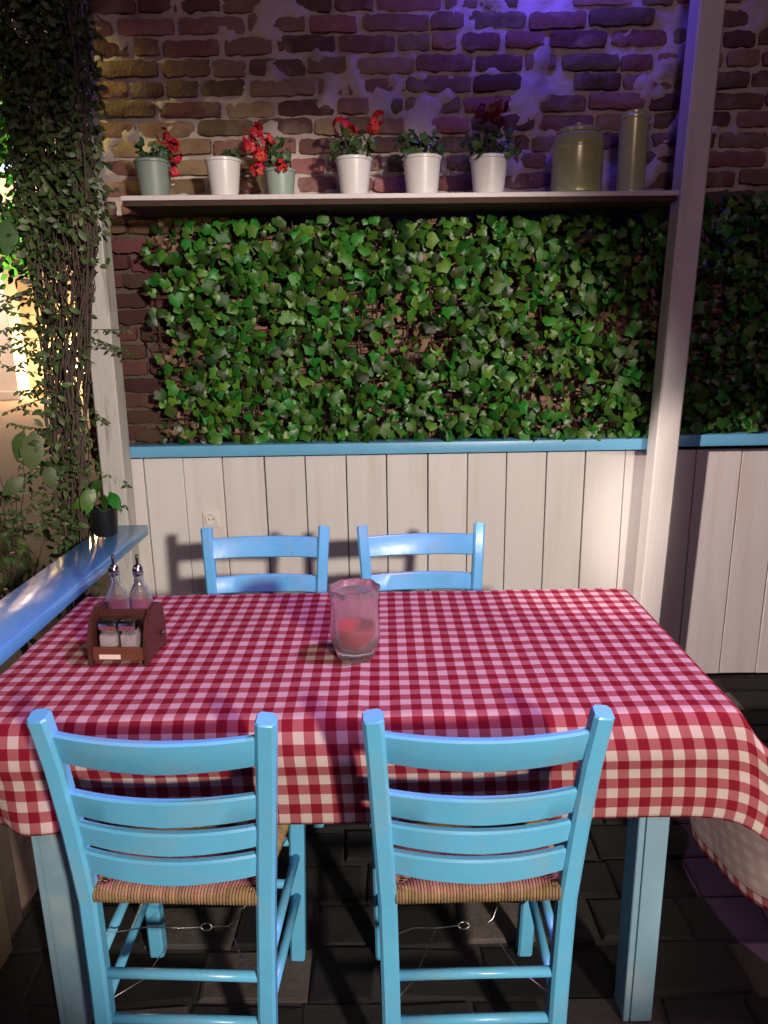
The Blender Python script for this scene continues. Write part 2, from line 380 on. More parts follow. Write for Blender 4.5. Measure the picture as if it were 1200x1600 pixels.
# ---- plank wainscots with blue ledges
def wainscot(label, edges, ledge, name='plank_wainscot'):
    w = thing(name, ((edges[0]+edges[-1])/2, 2.95, 0), label, 'wainscot', 'white plank wainscots under the ivy')
    ox = w.location.x
    for a, b in zip(edges[:-1], edges[1:]):
        d = rnd.uniform(-.003, .003); ln = rnd.uniform(-.003, .003)
        pl = MB().box((-(b-a)/2+.0022, 0, 0), ((b-a)/2-.0022, .022, 1.008), .0025)
        o = pl.build('plank', M['plank'], w, ((a+b)/2-ox, d, 0.001)); o.rotation_euler = (0, ln*.5, rnd.uniform(-.008, .008))
    x0, x1, z = ledge
    MB().box((x0-ox, -.048, z-.046), (x1-ox, .06, z), .004).build('ledge', M['ledgeblue'], w, auto=40)
    MB().box((edges[0]-ox, .027, .02), (edges[-1]-ox, .04, .98)).build('backing_board', M['hole'], w)
    return w
wainscot('long white plank wainscot with blue ledge between the two posts', [-1.05, -.988, -.824, -.661, -.489, -.322, -.153, .013, .183, .347, .508, .673, .832, .996, 1.13],
         (-1.03, 1.125, 1.066))
wainscot('short white plank wainscot with blue ledge right of the right post', [1.134, 1.29, 1.478, 1.64, 1.81, 1.98, 2.15], (1.13, 2.16, 1.076))
bt = MB().box((-.042, 0, 0), (.042, .035, .985), .004).build('wall_batten', M['plank'], None, (-1.105, 2.935, .002))
tag(bt, 'narrow white batten beside the dark gap behind the left post', 'batten')

# socket
so = thing('power_socket', (-.722, 2.945, .75), 'round white power socket on the planks above the left back chair', 'socket')
MB().box((-.036, -.008, -.036), (.036, .001, .036), .004).build('plate', M['socket'], so)
rg = MB(); n = 28
rg.add([(r*math.cos(2*math.pi*i/n), y, r*math.sin(2*math.pi*i/n)) for r, y in ((.024, -.0085), (.024, -.017), (.020, -.017), (.0185, -.010)) for i in range(n)],
       [(k*n+i, k*n+(i+1) % n, (k+1)*n+(i+1) % n, (k+1)*n+i) for k in range(3) for i in range(n)]+[tuple(3*n+i for i in range(n))])
rg.build('socket_ring', M['socket'], so, auto=40)
for sx in (-.0095, .0095):
    h = MB(); h.add([(sx+.0032*math.cos(a*.785), -.0105, .0032*math.sin(a*.785)) for a in range(8)], [tuple(range(8))]).build('pin_hole', M['hole'], so)

# ---- posts
def post(label, cx, cy, w, mat_, zt, lean, z0=-.01):
    t = thing('timber_post', (cx, cy, 0), label, 'post', 'timber posts of the booth', rot=(0, lean, 0))
    MB().sweep([(0, 0, z0), (0, 0, .6), (0, 0, 1.2), (0, 0, 1.8), (0, 0, zt)], rsec(w, .098, .006)).build('shaft', mat_, t, auto=30)
    return t
post('white painted square post right of the flower shelf', 1.083, 2.845, .090, M['post'], 3.3, .022)
post('weathered white post wrapped in climbing vine at the left', -1.074, 2.85, .092, M['oldpost'], 3.3, .012)

# ---- shelf
sh = thing('wall_shelf', (.065, 2.9, 1.948), 'long narrow white shelf of flower pots above the ivy panel', 'shelf', rot=(0, R(.36), 0))
MB().box((-.975, -.148, .008), (.995, .13, .025), .003).build('board', M['shelf'], sh, auto=40)
MB().box((-.97, -.143, -.010), (.99, .128, .0075), .002).build('dark_underside', M['wicker'], sh, auto=40)  # dark layer added so the shelf underside stays dark despite bounced light
SHZ = lambda x: 1.9735-(x-.065)*math.tan(R(.36))

# ---- blue railing at the left
rl = thing('blue_railing', (-1.02, 1.6, 0), 'glossy blue topped low railing along the left side of the table', 'railing')
MB().box((-.095, -1.6, .728), (.08, 1.196, .77), .005).build('top_rail', M['railblue'], rl, auto=40)
y = -.04
for k in range(9):
    pass
ys = [-1.6, -1.42, -1.24, -1.06, -.88, -.70, -.52, -.34, -.16, -.08]
for a, b in zip(ys[:-1], ys[1:]):
    MB().box((.045, a+.003, .004), (.063, b-.003, .727), .003).build('side_board', M['dim'], rl, (0, 0, 0))
MB().box((-.05, -.07, 0), (.04, .02, .727), .004).build('rail_post', M['stem'], rl)

# ================================================================== FOLIAGE
def ivy_leaf(r, s=1.0):
    out = [(0, .22), (.22, .40), (.55, .34), (.58, .06), (.70, -.20), (.44, -.40), (0, -.82), (-.44, -.40), (-.70, -.20), (-.58, .06), (-.55, .34), (-.22, .40)]
    v = [(0, -.05*s, -.10*s)]
    for x, z in out:
        x *= 1+r.uniform(-.12, .12); z *= 1+r.uniform(-.12, .12)
        v.append((x*.5*s, (.10*abs(x)+.16*max(0, -z)*r.uniform(.2, 1.4)+r.uniform(-.05, .05))*s*.6, z*.5*s))
    f = [(0, i, i+1) for i in range(1, 12)]+[(0, 12, 1)]
    return v, f
def oval_leaf(r, L=1.0, wd=.45):
    v = []; f = []
    rows = [(0, .08), (.25, .8), (.5, 1), (.75, .7), (1, .04)]
    for t, q in rows:
        y = -.18*math.sin(t*math.pi)*.5*L
        v += [(-wd*q*L/2, y+.05*q*L, -t*L), (0, y, -t*L), (wd*q*L/2, y+.05*q*L, -t*L)]
    for i in range(4):
        f += [(3*i, 3*i+1, 3*i+4, 3*i+3), (3*i+1, 3*i+2, 3*i+5, 3*i+4)]
    return v, f
def xform(v, loc, rot): 
    m = Matrix.Translation(loc) @ Euler(rot).to_matrix().to_4x4()
    return [(m @ Vector(p))[:] for p in v]

def ivy_panel(label, x0, x1, z0, z1, seed, nleaf, nkeep, yfront=2.925):
    r = random.Random(seed)
    p = thing('ivy_panel', ((x0+x1)/2, 3.0, z0), label, 'ivy panel', 'artificial ivy panels above the ledge')
    o = Vector(p.location)
    st = MB()
    for k in range(int((x1-x0)/.06)):
        x = x0+.03+k*.06; st.tube([(x-o.x+r.uniform(-.02, .02), .0+r.uniform(-.008, .008), (z1-z0)*t/6) for t in range(7)], .0035, 4)
    for k in range(int((z1-z0)/.07)):
        z = .03+k*.07; st.tube([((x0-o.x)+(x1-x0)*t/10, -.006+r.uniform(-.008, .008), z+r.uniform(-.015, .015)) for t in range(11)], .0035, 4)
    tag(st.build('lattice', M['wicker'], p), kind='stuff')
    hang = MB(); dry = MB(); meshes = [MB().add(*ivy_leaf(r)).mesh('leaf', M['ivy'], smooth=True) for _ in range(14)]
    items = []
    for k in range(nleaf):
        x = r.uniform(x0, x1); z = r.uniform(z0-.0, z1-.01); d = r.random()
        gap = noise.noise(Vector((x*3.1+seed, 4, z*3.6)))
        if gap > .33 and r.random() < .75 and d > .25: 
            if r.random() < .6: items.append((x, z, d*.5, r.uniform(.035, .055), 'dry'))
            continue
        if (x-x0) < .05*r.random()+.02 or (x1-x) < .05*r.random(): 
            if r.random() < .6: continue
        items.append((x, z, d, r.uniform(.040, .094), 'ivy'))
    items.sort(key=lambda t: -t[2]*t[3])
    kept = 0
    for x, z, d, s, kd in items:
        loc = (x-o.x, -.0-.085*d-r.uniform(0, .015), z-z0)
        rot = (r.gauss(-.25, .50), r.gauss(0, .75), r.gauss(0, .55))
        if kd == 'ivy' and kept < nkeep:
            ob = put('leaf', r.choice(meshes), p, loc, rot); ob.scale = (s, s, s); kept += 1
        else:
            v, f = ivy_leaf(r, s); (hang if kd == 'ivy' else dry).add(xform(v, loc, rot), f)
    tag(hang.build('leaves', M['ivy'], p, smooth=True), kind='stuff')
    if dry.v: tag(dry.build('dry_leaves', M['dryleaf'], p, smooth=True), kind='stuff')
    return p
ivy_panel('wide screen of glossy green ivy leaves between shelf and blue ledge', -.90, 1.12, 1.072, 1.93, 3, 3100, 298)
ivy_panel('dark ivy screen in shade right of the right post', 1.17, 2.1, 1.078, 1.99, 5, 1300, 150)

# ---- climbing vine on the left post
vr = random.Random(21)
vn = thing('climbing_vine', (-1.17, 2.80, 0), 'dense tangled climbing vine covering the left post', 'vine')
def vwid(z):   # (left, right) reach of the tangle about X = -1.17, by height
    pts = [(.55, -.09, .0), (.9, -.07, .035), (1.2, -.05, .06), (1.5, -.05, .09), (1.75, -.06, .15), (2.0, -.065, .185), (2.7, -.06, .20), (3.2, -.07, .2)]
    for a, b in zip(pts[:-1], pts[1:]):
        if z <= b[0]:
            t = max(0, (z-a[0])/(b[0]-a[0])); return a[1]+(b[1]-a[1])*t, a[2]+(b[2]-a[2])*t
    return pts[-1][1:]
for k in range(95):
    z = vr.uniform(-.0, .4) if k < 26 else vr.uniform(.8, 2.0); z1 = vr.uniform(1.8, 3.2); pts = []
    ph = vr.uniform(0, 6.3); u = vr.random(); n = 18
    for i in range(n):
        zz = z+(z1-z)*i/(n-1); a, b = vwid(zz); u = min(1, max(0, u+vr.uniform(-.16, .16)))
        pts.append((a+(b-a)*u, -.09+.05*math.sin(ph+i*.9)+vr.uniform(-.02, .02), zz))
    MB().tube(pts, [vr.uniform(.002, .006) if k < 26 else vr.uniform(.0015, .003)]*n, 5).build('stem', M['stem'], vn, smooth=True)
lv = MB()
for k in range(9300):
    z = .35+2.85*vr.random()**.75 if k < 4100 else vr.uniform(1.75, 3.2); a, b = vwid(z)
    u = vr.random(); x = a+(b-a)*(u if vr.random() < .5 or z > 1.8 else (u**2.2 if vr.random() < .65 else 1-u**3))
    x += vr.gauss(0, .018)
    if z < 1.85 and x > .05 and vr.random() < .7: continue
    if z < 1.7 and x > .11: continue
    v, f = oval_leaf(vr, vr.uniform(.022, .045), .5)
    lv.add(xform(v, (x, vr.uniform(-.19, .05), z), (vr.gauss(0, .8), vr.gauss(0, 1.0), vr.uniform(0, 6.28))), f)
# side sprays with paired leaflets
for k in range(60):
    z = vr.uniform(.8, 2.0); a, b = vwid(z); sgn = -1 if vr.random() < .93 else 1
    x = a if sgn < 0 else b*.6; y = vr.uniform(-.15, .02); L = vr.uniform(.07, .20); n = 7; dz = vr.uniform(-.7, .25)
    pts = [(x+sgn*L*i/(n-1), y, z+dz*L*(i/(n-1))**1.5) for i in range(n)]
    lv.tube(pts, .0012, 4)
    for q in pts[2:]:
        for s2 in (-1, 1):
            v, f = oval_leaf(vr, vr.uniform(.018, .032), .42)
            lv.add(xform(v, q, (vr.gauss(0, .3), s2*1.0+vr.gauss(0, .3), vr.gauss(0, .5))), f)
tag(lv.build('leaves', M['vine'], vn, smooth=True), kind='stuff')
for (x, y, z, L, rz, ry) in [(-.09, -.15, 1.90, .13, .1, .15), (-.17, -.12, 2.04, .14, .3, .5), (-.21, -.1, 2.12, .15, -.2, -.2), (-.10, -.16, 1.17, .15, .2, .15), (-.145, -.14, 1.17, .12, -.3, .35),
                             (-.06, -.18, 1.05, .10, .3, -.2), (-.16, -.16, 1.00, .10, .2, .9)]:
    v, f = oval_leaf(vr, L, .58)
    MB().add(xform(v, (0, 0, 0), (-.1, ry, rz)), f).build('large_leaf', M['vine'], vn, (x, y, z), smooth=True)

# ---- shrubs outside the railing
def shrub(label, x, y, h, w, n, seed, group='shrubs behind the blue railing'):
    r = random.Random(seed); s = thing('shrub', (x, y, 0), label, 'shrub', group); st = MB(); lf = MB()
    for k in range(22):
        a = r.uniform(0, 6.28); rr = w*r.random(); hh = h*r.uniform(.6, 1.05)
        pts = [(rr*math.cos(a)*t**1.4+r.uniform(-.012, .012), rr*math.sin(a)*t**1.4, hh*t) for t in [i/8 for i in range(9)]]
        st.tube(pts, [.006-.0045*i/8 for i in range(9)], 5)
        for q in range(n//22):
            t = r.uniform(.25, 1); i = int(t*7.99); p = Vector(pts[i]).lerp(Vector(pts[i+1]), t*8-i)
            v, f = oval_leaf(r, r.uniform(.03, .065), .5)
            lf.add(xform(v, p+Vector((r.gauss(0, .025), r.gauss(0, .025), r.gauss(0, .02))), (r.gauss(0, .8), r.gauss(0, .8), r.uniform(0, 6.28))), f)
    st.build('stems', M['stem'], s, smooth=True); s.children[0]['kind'] = 'stuff'
    tag(lf.build('leaves', M['vine'], s, smooth=True), kind='stuff')
shrub('twiggy green shrub behind the blue railing nearest the vine', -1.60, 2.55, .86, .22, 420, 1)
shrub('low leafy shrub behind the blue railing at the left picture edge', -1.55, 2.25, .70, .26, 600, 2)
shrub('tall loose shrub just outside the rail below the big leaves', -1.72, 3.2, .92, .24, 340, 3)

# ---- potted plants and cans on the shelf
def leaf_cluster(mb, r, n, rx, rz, c, size=(.025, .045), ivy=True, ry=None):
    for _ in range(n):
        a = r.uniform(0, 6.28); q = r.random()**.5; e = r.uniform(-1, 1)
        p = (c[0]+rx*q*math.cos(a), c[1]+(ry or rx)*q*math.sin(a)*.8, c[2]+rz*e)
        s = r.uniform(*size); v, f = ivy_leaf(r, s*1.3) if ivy else oval_leaf(r, s, .6)
        mb.add(xform(v, p, (r.gauss(-.5, .7), r.gauss(0, .7), r.gauss(0, .9))), f)
def flower_head(r, rad, n):
    mb = MB()
    for _ in range(n):
        d = Vector((r.gauss(0, 1), r.gauss(0, 1), r.gauss(0, 1))).normalized(); p = d*rad*r.uniform(.55, 1)
        for k in range(4):
            v, f = oval_leaf(r, rad*.55, .85); q = d.to_track_quat('-Y', 'Z').to_euler()
            m = Matrix.Translation(p) @ q.to_matrix().to_4x4() @ Euler((.0, k*1.57+r.random(), 0)).to_matrix().to_4x4()
            mb.add([(m @ Vector(z))[:] for z in v], f)
    return mb
def pot(label, x, rt_, rb, h, m, seed, foliage=None, flowers=(), fm='red', y=2.835, cat='potted plant', group='flower pots on the shelf'):
    r = random.Random(seed)
    t = thing('potted_plant', (x, y, SHZ(x)+.001), label, cat, group)
    prof = [(rb, 0), (rb+.001, .004), (rt_-.001, h-.012), (rt_+.003, h-.010), (rt_+.0035, h-.003), (rt_+.001, h), (rt_-.003, h-.002), (rt_-.005, h-.012)]
    MB().lathe(prof, 36, cap1=False).build('pot', m, t, auto=35)
    MB().lathe([(rt_-.006, h-.020), (rt_*.5, h-.014), (.004, h-.012)], 20, cap0=False).build('soil', M['soil'], t, smooth=True)
    if foliage:
        n, rx, rz, zc, xo = foliage; lf = MB(); st = MB()
        for k in range(9):
            a = r.uniform(0, 6.28); st.tube([(.012*math.cos(a), .012*math.sin(a), h-.02), (xo*.5+rx*.4*math.cos(a), rx*.4*math.sin(a), h+zc*.5), (xo+rx*.7*math.cos(a), rx*.7*math.sin(a), h+zc)], .0022, 5)
        leaf_cluster(lf, r, n, rx, rz, (xo, 0, h+zc))
        tag(st.build('stems', M['ger'], t), kind='stuff')
        tag(lf.build('leaves', M['ger'], t, smooth=True), kind='stuff')
    for (fx, fy, fz, fr) in flowers:
        s = MB().tube([(fx*.2, 0, h-.015), (fx*.7, fy*.6, h+fz*.55), (fx, fy, h+fz)], .002, 5); fl = flower_head(r, fr, 11).build('flower', M[fm], t, (fx, fy, h+fz), smooth=True)
        s.build('flower_stalk', M['ger'], t)
    return t
pot('dull grey green pot with trailing red geranium leftmost on the shelf', -.808, .063, .050, .126, M['greypot'], 1, (46, .075, .035, .022, .005),
    [(.055, -.03, .075, .026), (.088, -.02, .045, .026), (.095, -.03, .005, .024), (.085, -.03, -.045, .022)])
pot('white pot with only a short sprig, second from the left on the shelf', -.556, .062, .047, .128, M['whitepot'], 2, (9, .03, .015, .022, .03))
pot('small pale green pot spilling red geranium blooms', -.353, .054, .044, .093, M['greenpot'], 3, (34, .045, .045, .055, .0),
    [(-.075, -.02, .125, .030), (-.095, -.03, .07, .032), (-.065, -.03, .045, .034), (-.075, -.03, -.005, .028), (-.035, -.05, .085, .028), (.01, -.06, .0, .026), (-.105, -.02, .105, .024)])
pot('white pot with upright red geranium above bushy leaves', -.088, .064, .048, .128, M['whitepot'], 4, (64, .082, .038, .035, -.004),
    [(-.038, -.02, .10, .032), (-.005, -.02, .085, .026), (.075, -.01, .105, .030), (.09, .0, .135, .026)])
pot('white pot with low dark leaves and no flower in view', .157, .068, .055, .130, M['whitepot'], 5, (70, .095, .035, .035, -.005))
pot('white pot with dark red bloom standing above its leaves', .397, .067, .053, .128, M['whitepot'], 6, (80, .105, .040, .035, .0),
    [(.0, -.01, .155, .040), (.028, -.01, .125, .032), (-.03, .0, .14, .03), (.04, .0, .165, .028)], 'darkred')

cn = thing('metal_can', (.718, 2.85, SHZ(.718)+.001), 'broad olive metal milk can with domed shoulder on the shelf', 'can', 'olive metal cans on the shelf')
MB().lathe([(.086, 0), (.092, .003), (.092, .018), (.090, .022), (.090, .150), (.0925, .154), (.0925, .160), (.0905, .168), (.090, .180), (.086, .192), (.077, .199), (.072, .204)], 48, cap1=False).build('body', M['can'], cn, auto=30)
MB().lathe([(.076, .203), (.077, .212), (.066, .220), (.03, .226), (.012, .228), (.012, .238), (.006, .242)], 40).build('lid', M['can'], cn, auto=35)
hd = MB().tube([(.062*math.cos(a), -.01, .20+.030*math.sin(a)) for a in [math.pi*i/12 for i in range(13)]], .0028, 6); hd.build('handle', M['can'], cn, smooth=True)
cn2 = thing('metal_can', (.915, 2.85, SHZ(.915)+.001), 'tall narrow olive metal can beside the right post', 'can', 'olive metal cans on the shelf')
MB().lathe([(.048, 0), (.051, .003), (.051, .010), (.0495, .014), (.0495, .245), (.052, .249), (.052, .256), (.049, .26), (.046, .262)], 40, cap1=False).build('body', M['can'], cn2, auto=30)
MB().lathe([(.045, .255), (.047, .262), (.047, .270), (.03, .277), (.004, .279)], 40).build('lid', M['can'], cn2, auto=30)

# black pot on the railing
bp = thing('potted_plant', (-1.055, 2.66, .771), 'small black plastic pot with a green seedling on the blue railing', 'potted plant')
MB().lathe([(.040, 0), (.041, .003), (.050, .096), (.054, .098), (.054, .108), (.050, .108), (.048, .09)], 28, cap1=False).build('pot', M['black'], bp, auto=35)
MB().lathe([(.048, .09), (.02, .094), (.003, .095)], 16, cap0=False).build('soil', M['soil'], bp, smooth=True)
br_ = random.Random(5)
for (x, y, z, L, rx, ry, rz) in [(-.02, -.02, .19, .10, -.2, .5, .2), (.04, -.03, .17, .085, -.6, -.5, .3), (.02, -.03, .16, .07, -.2, -.2, -.5), (-.05, 0, .15, .075, -.3, .9, 0), (.0, -.02, .22, .08, .4, .2, .8), (.055, -.02, .145, .06, -.8, -1.0, 0), (-.03, -.03, .145, .06, -.3, .3, 0)]:
    v, f = oval_leaf(br_, L, .55); MB().add(xform(v, (0, 0, 0), (rx, ry, rz)), f).build('leaf', M['ivy'], bp, (x, y, z), smooth=True)
    MB().tube([(0, 0, .09), (x*.6, y*.6, z*.75), (x, y, z)], .0016, 5).build('stalk', M['ger'], bp)

# ================================================================== TABLE + CLOTH
TX0, TX1, TY0, TY1, TZ = -.893, .722, 1.297, 2.032, .752
tb = thing('dining_table', ((TX0+TX1)/2, (TY0+TY1)/2, 0), 'long wooden table with pale blue legs under the checked cloth', 'table')
ox, oy = tb.location.x, tb.location.y
MB().box((TX0-ox+.013, TY0-oy+.013, TZ-.030), (TX1-ox-.013, TY1-oy-.013, TZ-.001), .008).build('tabletop', M['legpaint'], tb)
for y_ in (TY0+.035, TY1-.055):
    MB().box((-.66, y_-oy, TZ-.118), (.66, y_-oy+.02, TZ-.0285), .002).build('apron', M['legpaint'], tb)
for x_ in (-.735, .715):
    MB().box((x_-.01, -.28, TZ-.118), (x_+.01, .28, TZ-.0285), .002).build('apron', M['legpaint'], tb)
lsec = [(.030, -.032), (.032, -.030), (.032, .030), (.030, .032), (-.030, .032), (-.032, .030), (-.032, -.030), (-.030, -.032), (-.020, -.032), (-.0185, -.027), (-.0165, -.027), (-.015, -.032)]
for (lx, ly) in ((.548, 1.328), (-.712, 1.330), (.548, 1.975), (-.712, 1.975)):
    MB().sweep([(lx-ox, ly-oy, 0), (lx-ox, ly-oy, .35), (lx-ox, ly-oy, TZ-.0285)], lsec).build('leg', M['legpaint'], tb)

def drape():
    h = .0185
    cx0, cx1, cy0, cy1 = TX0-.16, TX1+.60, TY0-.207, TY1+.16
    nx = int(round((cx1-cx0)/h))+1; ny = int(round((cy1-cy0)/h))+1
    X, Y = np.meshgrid(np.linspace(cx0, cx1, nx), np.linspace(cy0, cy1, ny), indexing='ij')
    rs = np.random.RandomState(4)
    top = TZ+.004
    P = np.stack([X, Y, np.full_like(X, top)], -1); 
    free = ~((X >= TX0) & (X <= TX1) & (Y >= TY0) & (Y <= TY1))
    # start: bend the free margins half way down so that they fall outwards
    ex = np.maximum(0, np.maximum(TX0-X, X-TX1)); ey = np.maximum(0, np.maximum(TY0-Y, Y-TY1)); d = np.hypot(ex, ey)
    P[..., 2] -= d*.5
    P[..., 0] -= .13*np.sign(X-.0)*ex; P[..., 1] -= .13*np.sign(Y-1.6)*ey
    V = np.zeros_like(P); w = free.astype(float)[..., None]
    hx = (cx1-cx0)/(nx-1); hy = (cy1-cy0)/(ny-1); hd = math.hypot(hx, hy)
    def con(a, b, L, k):
        pa, pb = P[a], P[b]; wa, wb = w[a], w[b]; dd = pb-pa; ln = np.sqrt((dd**2).sum(-1, keepdims=True))+1e-9
        ws = wa+wb; ws[ws == 0] = 1; c = k*(ln-L)/ln*dd/ws
        P[a] += wa*c; P[b] -= wb*c
    def sl(n, o, step): return slice(o, n-step, 2*step), slice(o+step, n, 2*step)
    groups = []
    A = slice(None)
    def pair(n, o, st):
        i = np.arange(n-st); i = i[(i//st) % 2 == o]; return i, i+st
    for o in (0, 1):
        i, j = pair(nx, o, 1); groups.append(((i, A), (j, A), hx, 1.0))
        i, j = pair(ny, o, 1); groups.append(((A, i), (A, j), hy, 1.0))
    for st, k in ((3, .30), (6, .12)):
        for o in (0, 1):
            i, j = pair(nx, o, st); groups.append(((i, A), (j, A), hx*st, k))
            i, j = pair(ny, o, st); groups.append(((A, i), (A, j), hy*st, k))
    for o in (0, 1):
        i = np.arange(o, nx-1, 2)
        groups.append((np.ix_(i, np.arange(ny-1)), np.ix_(i+1, np.arange(1, ny)), hd, .25))
        groups.append((np.ix_(i, np.arange(1, ny)), np.ix_(i+1, np.arange(ny-1)), hd, .25))
    dt = .016
    steps = 260
    for s in range(steps):
        F = np.zeros_like(P); F[..., 2] = -9.8
        wind = max(0, 1-s/170)
        F[..., 0] += np.where((X > TX1-.0) & (Y < TY0), 6.0, 0)*wind
        F[..., 0] += np.where(X > TX1, 2.2, 0)+np.where((X > TX1-.05) & (Y < TY0), 9.0*np.clip((X-TX1+.05)/.2, 0, 1), 0)
        V = (V+F*dt)*.965; old = P.copy(); P += V*dt*w
        for it in range(7):
            for a, b, L, k in groups: con(a, b, L, k)
            # table box
            ins = (P[..., 0] > TX0-.003) & (P[..., 0] < TX1+.003) & (P[..., 1] > TY0-.003) & (P[..., 1] < TY1+.003) & (P[..., 2] < top) & free
            if ins.any():
                q = P[ins]; dl = q[:, 0]-(TX0-.003); dr = TX1+.003-q[:, 0]; df = q[:, 1]-(TY0-.003); db = TY1+.003-q[:, 1]; du = top-q[:, 2]
                m = np.argmin(np.stack([dl, dr, df, db, du]), 0)
                q[m == 0, 0] = TX0-.003; q[m == 1, 0] = TX1+.003; q[m == 2, 1] = TY0-.003; q[m == 3, 1] = TY1+.003; q[m == 4, 2] = top
                P[ins] = q
            P[..., 0] = np.maximum(P[..., 0], -.937+.0)
        V = (P-old)/dt
        sp = np.sqrt((V**2).sum(-1, keepdims=True)); V *= np.minimum(1, 3/np.maximum(sp, 1e-6))
    # slight ripples and the ironing crease of the cloth on the table top
    inside = ~free
    rip = np.zeros_like(X)
    for i in range(nx):
        for j in range(ny):
            if inside[i, j]: rip[i, j] = .0022*(1+noise.noise(Vector((X[i, j]*6, Y[i, j]*6, 3))))+.0012*(1+noise.noise(Vector((X[i, j]*17+Y[i, j]*5, Y[i, j]*9, 8))))
    rip += (.0030*np.exp(-((X+.068)/.012)**2)+.0022*np.exp(-((Y-1.69)/.012)**2)+.0018*np.exp(-((X-.36)/.012)**2)+.0018*np.exp(-((X+.50)/.012)**2))*inside
    P[..., 2] += rip
    return P, X, Y, nx, ny
P, CXG, CYG, nx, ny = drape()
me = bpy.data.meshes.new('tablecloth')
me.from_pydata([tuple(p) for p in P.reshape(-1, 3)], [], [(i*ny+j, (i+1)*ny+j, (i+1)*ny+j+1, i*ny+j+1) for i in range(nx-1) for j in range(ny-1)])
PER = .0435
uvl = me.uv_layers.new(name='UVMap'); uvv = np.stack([CXG/PER+.37, (CYG-TY0)/PER+.18+.5], -1).reshape(-1, 2)
idx = np.empty(len(me.loops), int); me.loops.foreach_get('vertex_index', idx); uvl.data.foreach_set('uv', uvv[idx].ravel())
for k_ in ('gingham', 'ginghamback', 'gingham', 'gingham'): me.materials.append(M[k_])   # the turned hem shows the face side at the back
me.polygons.foreach_set('material_index', [2 if (i in (0, 1, nx-3, nx-2) or j in (0, 1, ny-3, ny-2)) else 0 for i in range(nx-1) for j in range(ny-1)])
me.polygons.foreach_set('use_smooth', [True]*len(me.polygons)); me.update()
cl = bpy.data.objects.new('tablecloth', me); COL.objects.link(cl)
md = cl.modifiers.new('subdivide', 'SUBSURF'); md.levels = 1; md.render_levels = 1
md = cl.modifiers.new('thickness', 'SOLIDIFY'); md.thickness = .0012; md.offset = -1; md.material_offset = 1; md.material_offset_rim = 0
tag(cl, 'red and white checked cloth draped over the table', 'tablecloth')

